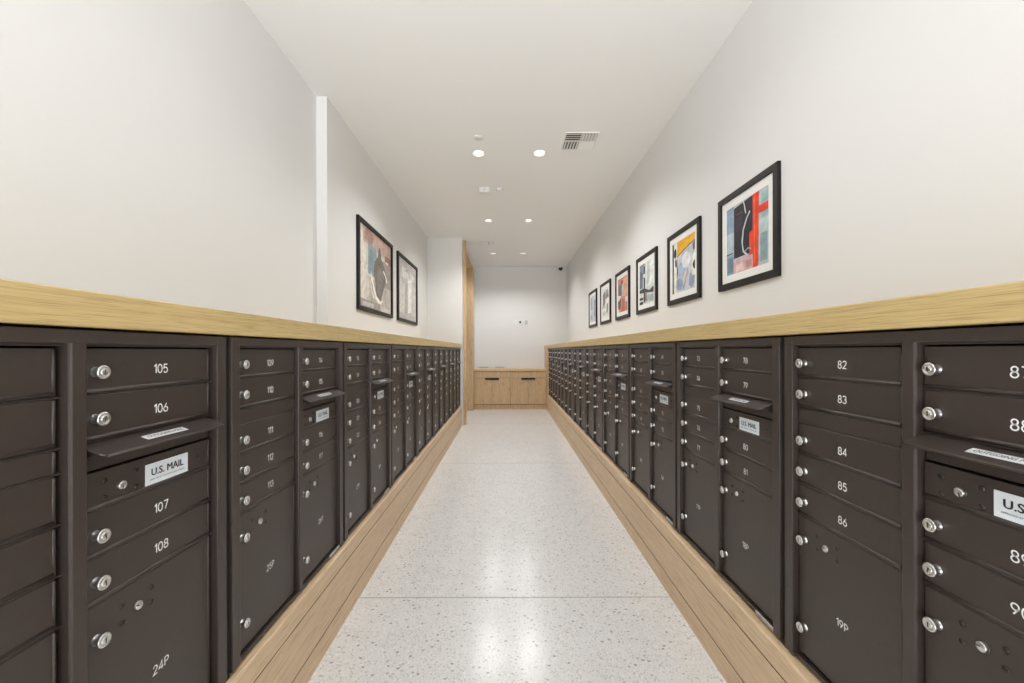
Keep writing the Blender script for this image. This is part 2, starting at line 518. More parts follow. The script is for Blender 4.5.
def lock_mesh():
    bm = bmesh.new()
    lathe(bm, [(0.0104, 0.001), (0.0102, -0.0010), (0.0088, -0.0024), (0.0084, -0.0128), (0.0126, -0.0135), (0.0134, -0.0150), (0.0134, -0.0170), (0.0126, -0.0182), (0.0096, -0.0187), (0.0088, -0.0175), (0, -0.0175)], 'y', n=22)
    return mesh('lock', bm, 'chrome')
def plug_mesh():
    bm = bmesh.new()
    lathe(bm, [(0.0072, -0.0170), (0.0072, -0.0194), (0.0064, -0.0200), (0.0, -0.0200)], 'y', n=16)
    bx(bm, -0.0012, 0.0012, -0.0204, -0.0190, -0.0052, 0.0052, 1)
    return mesh('keyway', bm, ['chrome', 'keyway'])
def master_mesh():
    bm = bmesh.new()
    lathe(bm, [(0.0112, 0.001), (0.0112, -0.0012), (0.0098, -0.0016), (0.0098, 0.0)], 'y', n=20, mi=1)
    lathe(bm, [(0.0088, 0.001), (0.0088, -0.0042), (0.0080, -0.0052), (0, -0.0052)], 'y', n=20)
    bx(bm, 0.0008, 0.0085, -0.0056, -0.0045, -0.0012, 0.0012, 1)
    return mesh('master_lock', bm, ['chrome', 'keyway'])
def screw_mesh():
    bm = bmesh.new()
    lathe(bm, [(0.0062, 0.0005), (0.0060, -0.0014), (0.0045, -0.0024), (0.0, -0.0027)], 'y', n=14)
    bx(bm, -0.0042, 0.0042, -0.0030, -0.0020, -0.0006, 0.0006, 1)
    return mesh('screw', bm, ['screw', 'bronze_dark'])
def hood_mesh():
    # sloping flap over the outgoing slot, with rounded corners and a folded front lip
    bm = bmesh.new()
    w = 0.330 / 2
    y0, y1 = 0.026, -0.031           # back at the door plane, front out past the frame
    z0, z1 = 0.0, -0.021
    t = 0.0035
    out = [(-w + 0.006, y0), (-w, y0 - 0.012), (-w, y1 + 0.010), (-w + 0.003, y1 + 0.003), (-w + 0.010, y1), (w - 0.010, y1), (w - 0.003, y1 + 0.003), (w, y1 + 0.010), (w, y0 - 0.012), (w - 0.006, y0)]
    def zz(y): return z0 + (z1 - z0) * (y - y0) / (y1 - y0)
    T = [bm.verts.new((x, y, zz(y))) for x, y in out]
    B = [bm.verts.new((x, y, zz(y) - t)) for x, y in out]
    bm.faces.new(T); bm.faces.new(B[::-1])
    for i in range(len(out)):
        j = (i + 1) % len(out)
        bm.faces.new([T[i], B[i], B[j], T[j]])
    pr = [(y1 + 0.003, zz(y1) + 0.0008), (y1 - 0.0015, zz(y1) - 0.0005), (y1 - 0.002, zz(y1) - 0.0045), (y1 + 0.001, zz(y1) - 0.0065), (y1 + 0.005, zz(y1) - 0.005)]
    prism(bm, pr, 'x', -w + 0.007, w - 0.007, 0, smooth=True)
    for s in (-1, 1):   # side cheeks under the flap
        prism(bm, [(y0, -0.004), (y0, -0.034), (y0 - 0.030, -0.024), (y0 - 0.034, zz(y0 - 0.034) - 0.002)], 'x', s * (w - 0.016) - 0.0015, s * (w - 0.016) + 0.0015)
    return mesh('outgoing_hood', bm, 'bronze')

W = DB1 - DB0
XA, XC = (DA0 + DA1) / 2, (DB0 + DB1) / 2
ME = dict(frame=frame_mesh(), door=door_mesh(W, ROWH - 0.0045), blank=door_mesh(W, ROWH / 2 - 0.0045, False),
          parcel=door_mesh(W, PT - PB - 0.0045, False), lock=lock_mesh(), plug=plug_mesh(), master=master_mesh(), screw=screw_mesh(), hood=hood_mesh())
US0, US1 = TOP - 3.5 * ROWH, -0.234      # carrier door
ME['us'] = door_mesh(W, US1 - US0 - 0.004)
ME['slot'] = door_mesh(W, BL1 - US1 - 0.004, False)
bm = bmesh.new(); bx(bm, -0.060, 0.060, -0.0008, 0.0002, -0.0235, 0.0235); ME['us_label'] = mesh('carrier_label', bm, 'label')
bm = bmesh.new(); bx(bm, -0.055, 0.055, -0.0008, 0.0002, -0.0085, 0.0085); ME['out_label'] = mesh('outgoing_label', bm, 'label_white')
bm = bmesh.new(); bx(bm, -0.060, 0.060, -0.0022, 0.001, -0.0070, 0.0070, 0, 0.0006)
bx(bm, -0.044, 0.02, -0.0025, -0.002, 0.001, 0.0025, 1); bx(bm, -0.044, 0.035, -0.0025, -0.002, -0.0035, -0.0025, 1)
ME['plate'] = mesh('data_plate', bm, ['plate', 'ink_grey'])
ME['us_text'] = text_mesh('U.S. MAIL', 0.090, bold=0.0007)
ME['us_text2'] = text_mesh('APPROVED BY THE POSTMASTER GENERAL', 0.098, mat='ink')
ME['out_text'] = text_mesh('OUTGOING MAIL', 0.094, bold=0.0003, mat='ink_grey')
NUM = {}
def numeral(t):
    if t not in NUM: NUM[t] = numeral_mesh(t)
    return NUM[t]

def add_lock(parent, x, z):
    l = link('lock', ME['lock'], parent, (x, 0, z))
    k = link('keyway', ME['plug'], parent, (x, 0, z))
    k.rotation_euler = (0, random.uniform(-0.25, 0.25), 0)
    return l

def add_master(parent, x, z, dz, extra=None):
    k = link('master_lock', ME['master'], parent, (x, 0, z))
    k.rotation_euler = (0, random.uniform(0, 6.28), 0)
    pts = [(x + sx * 0.035, z + 0.002 + sz * dz) for sx in (-1, 1) for sz in (-1, 1)]
    if extra: pts.append(extra)
    for px, pz in pts:
        q_ = link('screw', ME['screw'], parent, (px, 0, pz))
        q_.rotation_euler = (0, random.uniform(0, 3.14), 0)

def mailbox_unit(loc, rot, start, parcel, label, group, dn=0.0):
    dm = min(dn, 0.0)
    t = thing('mailbox_cabinet', label, 'mailbox cabinet', loc, rot, group)
    link('frame', ME['frame'], t)
    cols = [(-1, [start + i for i in range(5)], [0, 1, 2, 3, 4], parcel), (1, [start + 5 + i for i in range(4)], [0, 1, 3, 4], parcel + 1)]
    for s, nums, rows, pn in cols:
        cx = XA if s < 0 else XC
        for n, r in zip(nums, rows):
            d = link('tenant_door', ME['door'], t, (cx, REC, rz(ROWS[r])))
            add_lock(d, -W / 2 + 0.0257, -0.0030)
            link('numeral', numeral(str(n)), d, (0.0085 + dn, -0.0004, -0.0025))
        pz = (PT + PB) / 2
        d = link('parcel_door', ME['parcel'], t, (cx, REC, rz(pz)))
        add_lock(d, -W / 2 + 0.0257, -0.5645 - pz)
        add_lock(d, -W / 2 + 0.0257, -0.823 - pz)
        add_master(d, -W / 2 + 0.1155 + dm, -0.552 - pz, 0.0172)
        link('numeral', numeral('%dP' % pn), d, (0.0065 + dn, -0.0004, -0.727 - pz))
    link('blank_panel', ME['blank'], t, (XA, REC, rz((BL0 + BL1) / 2)))
    link('slot_panel', ME['slot'], t, (XC, REC + 0.004, rz((BL1 + US1) / 2)))
    u = link('carrier_door', ME['us'], t, (XC, REC, rz((US0 + US1) / 2)))
    uz = (US0 + US1) / 2
    add_master(u, -W / 2 + 0.0785 + dm, -0.278 - uz, 0.0172, extra=(W / 2 - 0.038, -0.275 - uz))
    lab = link('carrier_label', ME['us_label'], u, (0.031 + dm, -0.0006, -0.277 - uz))
    link('lettering', ME['us_text'], u, (0.031 + dm, -0.0020, -0.273 - uz))
    link('lettering', ME['us_text2'], u, (0.031 + dm, -0.0020, -0.2895 - uz))
    hd = link('outgoing_hood', ME['hood'], t, (0.1798, 0.0, rz(TOP - 2 * ROWH)))
    tilt = math.atan2(0.021, 0.057)
    for nm, me_, lift in (('outgoing_label', 'out_label', 0.0008), ('lettering', 'out_text', 0.0020)):
        ll = link(nm, ME[me_], hd, (0.0, -0.009, -0.0129 + lift))
        ll.rotation_euler = (-(PI / 2 - tilt), 0, 0)
    link('data_plate', ME['plate'], t, (0.318, 0.0062, rz(-0.9195)))
    return t

# cabinets along the two-print wall, from the near end
ORD = ['nearest', 'second', 'third', 'fourth', 'fifth', 'sixth', 'seventh', 'eighth', 'ninth', 'tenth']
for k in range(8):
    y = 0.753 + PITCH * k
    st = 100 + 9 * k
    if k == 0: lab = 'dark bronze mailbox cabinet holding boxes 105 to 108 and parcel locker 24P'
    elif k == 1: lab = 'dark bronze mailbox cabinet holding boxes 109 to 113 and parcel locker 25P'
    elif k == 7: lab = 'dark bronze mailbox cabinet touching the white nib by the oak-lined opening'
    else: lab = 'dark bronze mailbox cabinet, %s from the white nib, beneath the two large prints' % ORD[7 - k].replace('nearest', 'first')
    mailbox_unit((-FL, y, FRAME_Z), PI / 2, st, 23 + 2 * k, lab, 'mailbox cabinets under the two large prints', 0.005)
for k in range(10):
    y = 0.882 + PITCH * k
    st = 82 - 9 * k
    if k == 0: lab = 'dark bronze mailbox cabinet holding boxes 82 to 90 and parcel locker 19P'
    elif k == 1: lab = 'dark bronze mailbox cabinet holding boxes 73 to 81 and parcel locker 18P'
    elif k == 9: lab = 'dark bronze mailbox cabinet nearest the oak base cabinet, beneath the six prints'
    else: lab = 'dark bronze mailbox cabinet, %s from the oak base cabinet, beneath the six prints' % ORD[9 - k]
    mailbox_unit((FR, y, FRAME_Z), -PI / 2, st, 19 - 2 * k, lab, 'mailbox cabinets under the six prints', -0.0095)

# ------------------------------------------------------------------ oak base cabinet at the end of the aisle
CX0, CX1, CYF = -0.727, 0.841, 8.857
CZ = 0.839
t = thing('base_cabinet', 'low oak base cabinet with four doors and dark pulls across the end of the aisle', 'cabinet', ((CX0 + CX1) / 2, (CYF + YBACK) / 2 - 0.001, 0))
ox, oy = (CX0 + CX1) / 2, (CYF + YBACK) / 2 - 0.001
hw = (CX1 - CX0) / 2; hy = (YBACK - CYF) / 2 - 0.001
bm = bmesh.new()
bx(bm, -hw, hw, -hy + 0.02, hy, 0.105, CZ)
link('carcass', mesh('carcass', bm, 'groove'), t)
bm = bmesh.new()
for i in range(4):
    a = -hw + 2 * hw * i / 4
    bx(bm, a + 0.001, a + hw / 2 - 0.001, -hy + 0.022, -hy + 0.05, 0.0, 0.112, bev=0.001)
link('toe_kick', mesh('toe_kick', bm, 'oak_upright'), t)
dw = 2 * hw / 4
for i in range(4):
    x = -hw + dw * (i + 0.5)
    bm = bmesh.new(); bx(bm, -dw / 2 + 0.0022, dw / 2 - 0.0022, 0, 0.019, 0.115, 0.683, bev=0.0012)
    d = link('door', mesh('cabinet_door', bm, 'oak_upright'), t, (x, -hy, 0))
    s = 1 if i % 2 == 0 else -1       # pulls meet at the seam of each pair
    bm = bmesh.new()
    a, b_ = sorted((s * (dw / 2 - 0.152), s * (dw / 2 - 0.0005)))
    bx(bm, a, b_, -0.020, 0.0, 0.660, 0.6845, bev=0.002)
    bx(bm, a, b_, -0.020, -0.014, 0.650, 0.662, bev=0.001)
    link('handle', mesh('cabinet_pull', bm, 'pull'), d)
for i in range(2):
    x = -hw + 2 * dw * (i + 0.5)
    bm = bmesh.new(); bx(bm, -dw + 0.0022, dw - 0.0022, 0, 0.019, 0.6875, CZ - 0.008, bev=0.0012)
    link('drawer', mesh('drawer_front', bm, 'oak_upright'), t, (x, -hy, 0))
bm = bmesh.new(); bx(bm, -hw, hw, -hy - 0.018, hy, CZ, 0.893, bev=0.002)
link('top', mesh('cabinet_top', bm, 'oak_plank'), t)

def tray(x, y, w, label):
    bm = bmesh.new()
    h, d, k = 0.022, 0.16, 0.006
    bx(bm, -w / 2, w / 2, -d / 2, d / 2, 0, k, bev=0.001)
    for a in ((-w / 2, w / 2, -d / 2, -d / 2 + k), (-w / 2, w / 2, d / 2 - k, d / 2), (-w / 2, -w / 2 + k, -d / 2, d / 2), (w / 2 - k, w / 2, -d / 2, d / 2)):
        bx(bm, *a, 0, h, bev=0.001)
    tag(link('tray', mesh('tray', bm, 'greybox'), None, (x, y, 0.893)), label, 'tray', 'low trays on the oak cabinet')
tray(-0.54, 9.18, 0.20, 'low grey tray on the oak cabinet, beside the oak jamb')
tray(-0.17, 9.18, 0.20, 'low grey tray on the oak cabinet, further from the oak jamb')

# ------------------------------------------------------------------ framed prints
PM = {}
def pigment(c):
    if c not in PM:
        PM[c] = plain('pigment', lin(*c), 0.65, mottled=0.22, mscale=16, bump=0.03)
    return PM[c]

def blob(cx, cy, rx, ry, n=18, wob=0.12, seed=1):
    r = random.Random(seed)
    out = []
    for i in range(n):
        a = 2 * PI * i / n
        k = 1 + r.uniform(-wob, wob)
        out.append((cx + rx * k * math.cos(a), cy + ry * k * math.sin(a)))
    return out

def stroke(pts, w):
    P = [Vector(p) for p in pts]
    L, R = [], []
    for i in range(len(P)):
        d = (P[min(i + 1, len(P) - 1)] - P[max(i - 1, 0)]).normalized()
        ww = w if not isinstance(w, (list, tuple)) else w[i]
        n = Vector((-d.y, d.x)) * ww / 2
        L.append(tuple(P[i] + n)); R.append(tuple(P[i] - n))
    return L + R[::-1]

def R4(x0, y0, x1, y1): return [(x0, y0), (x1, y0), (x1, y1), (x0, y1)]

def print_mesh(w, h, bg, shapes):
    """flat print; shapes = (colour, polygon in 0..1 coordinates), painted in order"""
    bm = bmesh.new()
    cols = [bg]
    bx(bm, -w / 2, w / 2, -0.0005, 0.001, -h / 2, h / 2, 0)
    for i, (c, poly) in enumerate(shapes):
        if c not in cols: cols.append(c)
        y = -0.0006 - 0.00012 * i
        pts = [(min(1, max(0, p[0])), min(1, max(0, p[1]))) for p in poly]
        vs = [bm.verts.new(((p[0] - 0.5) * w, y, (p[1] - 0.5) * h)) for p in pts]
        try:
            f = bm.faces.new(vs); f.material_index = cols.index(c)
        except ValueError:
            pass
    fl = [f for f in bm.faces if len(f.verts) > 4]
    bmesh.ops.triangulate(bm, faces=fl)
    me = bpy.data.meshes.new('print'); 
    for f in bm.faces:
        f.normal_update()
        if f.normal.y > 0.5 and f.calc_center_median().y < 0: f.normal_flip()
    bm.to_mesh(me); bm.free()
    for c in cols: me.materials.append(pigment(c))
    return me

def picture(loc, rot, w, h, fw, matw, depth, bg, shapes, label, group):
    t = thing('framed_print', label, 'framed picture', loc, rot, group)
    bm = bmesh.new()
    pts_o = [(-w / 2, -h / 2), (w / 2, -h / 2), (w / 2, h / 2), (-w / 2, h / 2)]
    # mitred moulding: outer back, outer front, inner front, inner back
    rings = []
    for ins, y in ((0, 0.0), (0, -depth + 0.002), (0.002, -depth), (fw - 0.002, -depth), (fw, -depth + 0.002), (fw, -0.004)):
        rings.append([bm.verts.new((p[0] - math.copysign(ins, p[0]), y, p[1] - math.copysign(ins, p[1]))) for p in pts_o])
    for a, b_ in zip(rings[:-1], rings[1:]):
        for i in range(4):
            j = (i + 1) % 4
            bm.faces.new([a[i], a[j], b_[j], b_[i]])
    bm.faces.new(rings[0])
    bm.faces.new(rings[-1])
    link('frame', mesh('picture_frame', bm, 'frame'), t)
    iw, ih = w - 2 * fw, h - 2 * fw
    bm = bmesh.new()
    if matw > 0:
        for a in ((-iw / 2, iw / 2, ih / 2 - matw, ih / 2), (-iw / 2, iw / 2, -ih / 2, -ih / 2 + matw)):
            bx(bm, a[0], a[1], -0.010, -0.006, a[2], a[3])
        for a in ((-iw / 2, -iw / 2 + matw), (iw / 2 - matw, iw / 2)):
            bx(bm, a[0], a[1], -0.010, -0.006, -ih / 2 + matw, ih / 2 - matw)
        link('mat', mesh('mat', bm, 'mat'), t)
    else:
        bm.free()
    link('print', print_mesh(iw - 2 * matw, ih - 2 * matw, bg, shapes), t, (0, -0.0065, 0))
    return t

zc = H + 0.648
SZ = (0.568, 0.565, 0.037, 0.046, 0.020)
NAVY, RED, BLUE, PALE, PINK = (38, 34, 44), (226, 62, 28), (142, 164, 182), (176, 190, 196), (208, 172, 172)
A1 = [(BLUE, R4(0, 0, .20, 1)), (PALE, R4(0, .30, .19, .62)), ((108, 132, 152), R4(.02, .03, .17, .26)), ((60, 66, 76), R4(0, .305, .17, .322)),
      (PALE, R4(.78, 0, 1, 1)), ((136, 160, 166), R4(.82, .05, .97, .42)), ((150, 176, 178), R4(.84, .62, .99, .95)), ((176, 200, 196), R4(.80, .42, .98, .60)),
      (NAVY, [(.20, .22), (.66, .22), (.70, 1), (.20, .96)]), ((54, 44, 58), R4(.24, .60, .40, .80)), ((30, 28, 34), R4(.42, .30, .60, .64)),
      ((120, 72, 52), R4(.27, .84, .42, .855)),
      (PINK, [(.19, 0), (.70, 0), (.70, .17), (.44, .20), (.19, .20)]), ((226, 198, 196), [(.24, .02), (.46, .02), (.42, .13), (.27, .12)]), ((188, 140, 142), R4(.50, .03, .64, .13)),
      (RED, [(.66, 0), (.78, 0), (.80, 1), (.66, 1)]), (RED, [(.58, .19), (.67, .19), (.67, .52), (.58, .50)]), (RED, R4(.79, .70, 1, .80)),
      ((244, 120, 78), R4(.69, .05, .705, .94)),
      ((196, 206, 214), stroke([(.54, .20), (.44, .28), (.41, .42), (.44, .58), (.52, .72), (.60, .80)], .030)),
      ((214, 220, 224), stroke([(.50, .80), (.47, .92), (.44, 1.0)], .022)), ((168, 180, 190), stroke([(.46, .26), (.56, .30), (.62, .27)], .018))]
OCHRE = (224, 168, 38)
A2 = [((196, 202, 210), R4(0, 0, 1, 1)), ((58, 62, 62), R4(0, 0, .07, 1)), ((92, 104, 96), R4(.005, .10, .06, .40)), ((236, 234, 228), [(.07, 0), (.22, 0), (.20, .4), (.24, 1), (.10, 1)]),
      ((42, 44, 46), blob(.14, .80, .06, .10, seed=3)), ((40, 40, 42), blob(.17, .60, .04, .09, seed=4)), ((108, 60, 70), stroke([(.22, .02), (.21, .2), (.26, .5)], .02)),
      (OCHRE, [(.22, .72), (.50, .78), (.92, .86), (1, .90), (1, 1), (.22, 1)]), ((52, 48, 40), stroke([(.22, .71), (.50, .775), (.92, .85), (1, .87)], .014)),
      ((164, 178, 196), blob(.46, .42, .18, .20, seed=5)), ((142, 154, 178), blob(.34, .16, .13, .12, seed=6)), ((222, 222, 226), blob(.62, .58, .20, .15, seed=7)),
      ((148, 160, 182), blob(.86, .16, .12, .14, seed=8)), ((210, 202, 200), blob(.60, .24, .10, .14, seed=9)), ((126, 108, 118), stroke([(.50, .04), (.62, .20), (.70, .40)], .02)),
      ((236, 232, 226), blob(.97, .42, .12, .20, seed=10)), ((34, 32, 30), blob(.98, .42, .07, .08, seed=11)), ((90, 90, 84), [(.90, .80), (1, .86), (1, .70), (.94, .68)])]
A3 = [((204, 208, 206), R4(0, 0, 1, 1)), ((128, 138, 150), [(0, .62), (.40, .66), (.38, 1), (0, 1)]), ((98, 110, 126), [(0, .40), (.22, .42), (.24, .78), (0, .86)]),
      ((224, 226, 222), R4(.44, .42, .98, 1)), ((184, 194, 196), [(.50, .42), (.70, .50), (.72, .98), (.56, 1)]), ((54, 54, 56), R4(.30, .04, .40, .92)), ((206, 206, 202), blob(.34, .70, .10, .05, seed=2)),
      ((70, 68, 68), [(.0, .30), (.34, .28), (.98, .22), (1, .36), (.86, .34), (.70, .30), (.32, .40), (0, .38)]), ((224, 222, 218), R4(.02, .18, .24, .22)), ((224, 222, 218), R4(.02, .08, .24, .12)),
      ((60, 60, 62), R4(0, .12, .26, .18)), ((60, 60, 62), R4(0, .01, .26, .08)), ((132, 122, 104), R4(.42, .06, .52, .28)), ((166, 178, 184), [(.54, .06), (1, .02), (1, .18), (.56, .20)])]
RUST = (188, 138, 116)
A4 = [(RUST, R4(0, 0, 1, 1)), ((212, 158, 132), [(.50, .45), (.98, .40), (1, .98), (.60, .96)]), ((116, 108, 112), blob(.26, .62, .20, .24, seed=12)), ((92, 90, 94), blob(.20, .28, .15, .20, seed=13)),
      ((176, 182, 190), [(.40, .50), (.56, .44), (.64, .66), (.52, .86), (.42, .78)]), ((214, 208, 200), [(0, .36), (.14, .34), (.40, .46), (.20, .50), (0, .52)]), ((226, 220, 212), R4(.78, .26, 1, .40)),
      ((154, 70, 64), blob(.44, .86, .12, .06, seed=14)), ((186, 104, 80), [(.34, 0), (.74, .02), (.70, .34), (.46, .40)]), ((222, 214, 206), R4(0, 0, .16, .10))]
A5 = [((222, 222, 218), R4(0, 0, 1, 1)), ((126, 122, 118), [(.10, .42), (.44, .46), (.46, .84), (.30, .92), (.12, .80)]), ((150, 148, 144), [(.46, .60), (.92, .66), (.84, .94), (.50, .92)]),
      ((178, 176, 172), [(.02, .32), (.50, .34), (.48, .46), (.02, .42)]), ((118, 116, 114), [(.62, .12), (.78, .14), (.84, .46), (.66, .44)]), ((196, 196, 192), blob(.30, .16, .16, .10, seed=15)), ((96, 94, 92), R4(.54, .70, .90, .73))]
A6 = [((190, 196, 204), R4(0, 0, 1, 1)), ((164, 172, 182), R4(.04, .10, .40, .92)), ((206, 210, 214), R4(.44, .04, .60, .96)), ((150, 158, 170), [(.62, .20), (.94, .14), (.96, .80), (.66, .86)]), ((216, 216, 214), R4(.08, .30, .30, .48))]
RP = [(A1, (180, 190, 198), 'black framed abstract print with navy block and red-orange cross, nearest of six'),
      (A2, (200, 204, 210), 'black framed abstract print with ochre band over grey-blue paint'),
      (A3, (204, 208, 206), 'black framed grey abstract print with dark upright and bars, between ochre and rust prints'),
      (A4, (188, 138, 116), 'black framed abstract print in rust and terracotta with grey shapes'),
      (A5, (222, 222, 218), 'black framed pale print with grey-brown patches, just past the rust print'),
      (A6, (190, 196, 204), 'black framed bluish-grey print closest to the domed camera')]
for i, (sh, bg, lab) in enumerate(RP):
    picture((WR, 2.29 + 0.82 * i, zc), -PI / 2, *SZ, bg, sh, lab, 'six framed prints in a row')
TEAL = (138, 154, 158)
B1 = [((206, 200, 190), R4(0, 0, 1, 1)), ((216, 210, 200), R4(0, 0, .14, 1)), ((188, 162, 150), [(.12, .80), (1, .76), (1, 1), (.10, 1)]), ((164, 130, 118), [(.16, .86), (.34, .80), (.42, .93), (.30, 1), (.18, .98)]),
      ((196, 166, 152), [(.50, .80), (.72, .84), (.70, .98), (.54, .94)]), ((142, 108, 98), R4(.78, .72, 1, .82)), ((158, 148, 138), R4(.70, .24, 1, .72)), ((186, 180, 172), R4(.78, .06, 1, .36)),
      (TEAL, [(.24, .44), (.54, .42), (.50, .80), (.25, .84)]), ((122, 140, 146), [(.28, .50), (.40, .48), (.40, .74), (.28, .76)]), ((140, 152, 148), [(.62, .28), (.80, .30), (.82, .54), (.66, .56)]),
      ((182, 174, 164), [(.26, .10), (.86, .08), (.84, .36), (.28, .40)]),
      ((112, 105, 98), [(.46, .20), (.62, .13), (.72, .30), (.82, .46), (.77, .62), (.65, .74), (.62, .86), (.57, .86), (.54, .73), (.43, .63), (.41, .48), (.46, .34)]),
      ((128, 121, 114), [(.50, .24), (.62, .20), (.68, .38), (.74, .50), (.64, .64), (.52, .54)]),
      ((232, 228, 220), stroke([(.33, .46), (.38, .34), (.48, .17), (.62, .11), (.70, .16)], [.02, .035, .06, .06, .02])), ((226, 222, 214), stroke([(.36, .44), (.32, .34), (.35, .22), (.42, .15)], .022)),
      ((236, 232, 226), stroke([(.72, .58), (.80, .52), (.84, .44)], .03)), ((236, 220, 208), stroke([(.80, .72), (.90, .72)], .03)), ((156, 150, 142), R4(0, .0, .62, .10)), ((188, 186, 180), R4(.10, .02, .40, .07)), ((70, 62, 58), R4(0, .50, .05, .53))]
B2 = [((194, 190, 186), R4(0, 0, 1, 1)), ((206, 203, 198), R4(.04, .04, .34, .60)), ((214, 211, 207), [(.16, .70), (.84, .72), (.86, .84), (.70, .88), (.30, .86), (.18, .80)]), ((232, 230, 226), [(.50, .12), (.70, .14), (.72, .72), (.52, .70)]),
      ((176, 172, 168), [(.34, .10), (.50, .12), (.48, .64), (.36, .60)]), ((222, 220, 216), blob(.30, .80, .12, .08, seed=21)), ((168, 164, 160), stroke([(.36, .82), (.46, .86), (.56, .82), (.60, .74)], .03)), ((208, 205, 200), R4(.76, .10, .96, .66)), ((182, 178, 174), R4(.06, .02, .44, .10))]
picture((-WL, 4.190, H + 0.798), PI / 2, 1.09, 0.846, 0.038, 0.0, 0.026, (206, 200, 190), B1, 'large black framed print of a brown vase shape with teal and dusty pink', 'two large framed prints')
picture((-WL, 5.500, H + 0.798), PI / 2, 1.065, 0.846, 0.038, 0.0, 0.026, (194, 190, 186), B2, 'large black framed pale grey abstract print beside the white nib', 'two large framed prints')

# ------------------------------------------------------------------ ceiling fixtures
LW = 0.0
def lamp(name, loc, energy, parent, size=math.radians(146), blend=0.6, col=(1.0, 0.995, 0.995)):
    l = bpy.data.lights.new(name, 'SPOT')
    l.energy = energy; l.spot_size = size; l.spot_blend = blend; l.shadow_soft_size = 0.045; l.color = col
    o = bpy.data.objects.new(name, l); C.objects.link(o)
    o.location = loc; o.parent = parent
    return o
bm = bmesh.new(); lathe(bm, [(0.0565, 0.004), (0.0565, 0.0), (0.0585, -0.003), (0.067, -0.0045), (0.0705, -0.0025), (0.071, 0.0)], n=40)
ME['ring'] = mesh('trim_ring', bm, 'white')
bm = bmesh.new(); lathe(bm, [(0.0568, 0.002), (0.052, 0.030), (0.046, 0.060), (0.0, 0.0605)], n=40)
ME['baffle'] = mesh('baffle', bm, 'baffle')
bm = bmesh.new(); lathe(bm, [(0.047, 0.040), (0.046, 0.026), (0.038, 0.021), (0.0, 0.019)], n=32)
ME['lens'] = mesh('lens', bm, 'lens')
LIGHT_LABEL = {
    (3, 0): 'round recessed downlight beside the flat sprinkler cover', (3, 1): 'round recessed downlight nearest the square ceiling vent',
    (5, 0): 'round recessed downlight just past the small boxy sensor, on the two-print side', (5, 1): 'round recessed downlight past the round detector, on the six-print side',
    (7, 0): 'round recessed downlight beside the ceiling grille near the oak opening', (7, 1): 'round recessed downlight nearest the domed camera'}
def downlight(x, y, lab, e):
    t = thing('downlight', lab, 'ceiling light', (x, y, CEIL), 0, 'recessed downlights in the ceiling')
    link('trim_ring', ME['ring'], t); link('baffle', ME['baffle'], t); link('lens', ME['lens'], t)
    lamp('downlight_lamp', (0, 0, -0.006), e, t)
ENERGY = 46.0
for i, (x, y) in enumerate(LIGHTS):
    row, s = i // 2, i % 2
    if row >= 2: lab = LIGHT_LABEL[(3 + 2 * (row - 2), s)]
    else: lab = 'round recessed downlight above and behind the viewer, out of the picture'
    downlight(x, y, lab, ENERGY if row >= 2 else 0.24 * ENERGY)

# square four-way supply vent
vx0, vx1, vy0, vy1 = 0.525, 0.800, 3.575, 3.860
vc = ((vx0 + vx1) / 2, (vy0 + vy1) / 2)
t = thing('ceiling_vent', 'square white four-way ceiling vent with louvres', 'vent', (vc[0], vc[1], CEIL))
w = (vx1 - vx0) / 2; d = (vy1 - vy0) / 2
bm = bmesh.new()
fwv = 0.012
for a in ((-w - fwv, w + fwv, -d - fwv, -d), (-w - fwv, w + fwv, d, d + fwv), (-w - fwv, -w, -d, d), (w, w + fwv, -d, d)):
    bx(bm, *a, -0.008, -0.0002, bev=0.0015)
bx(bm, -0.004, 0.004, -d, d, -0.007, -0.0002); bx(bm, -w, w, -0.004, 0.004, -0.007, -0.0002)
link('frame', mesh('vent_frame', bm, 'white_metal'), t)
bm = bmesh.new(); bx(bm, -w, w, -d, d, -0.0012, -0.0003)
link('backing', mesh('vent_backing', bm, 'duct'), t)
def louvre(qx, qy, along, sgn, n):
    bm = bmesh.new()
    x0, x1 = (-w, -0.004) if qx < 0 else (0.004, w)
    y0, y1 = (-d, -0.004) if qy < 0 else (0.004, d)
    for i in range(n):
        f = (i + 0.5) / n
        if along == 'x':
            c = y0 + (y1 - y0) * f; k = (y1 - y0) / n * 0.52
            prism(bm, [(c - sgn * k, -0.0013), (c + sgn * k, -0.0125), (c + sgn * k, -0.0137), (c - sgn * k, -0.0025)], 'x', x0, x1)
        else:
            c = x0 + (x1 - x0) * f; k = (x1 - x0) / n * 0.36
            prism(bm, [(c - sgn * k, -0.0013), (c + sgn * k, -0.0125), (c + sgn * k, -0.0137), (c - sgn * k, -0.0025)], 'y', y0, y1)
    link('louvre', mesh('louvre', bm, 'white_metal'), t)
louvre(-1, -1, 'x', -1, 4)     # near-left quadrant opens towards the lens: dark
louvre(1, -1, 'y', 1, 5)
louvre(-1, 1, 'y', -1, 5)
louvre(1, 1, 'x', 1, 4)      # far-right quadrant shows the blades

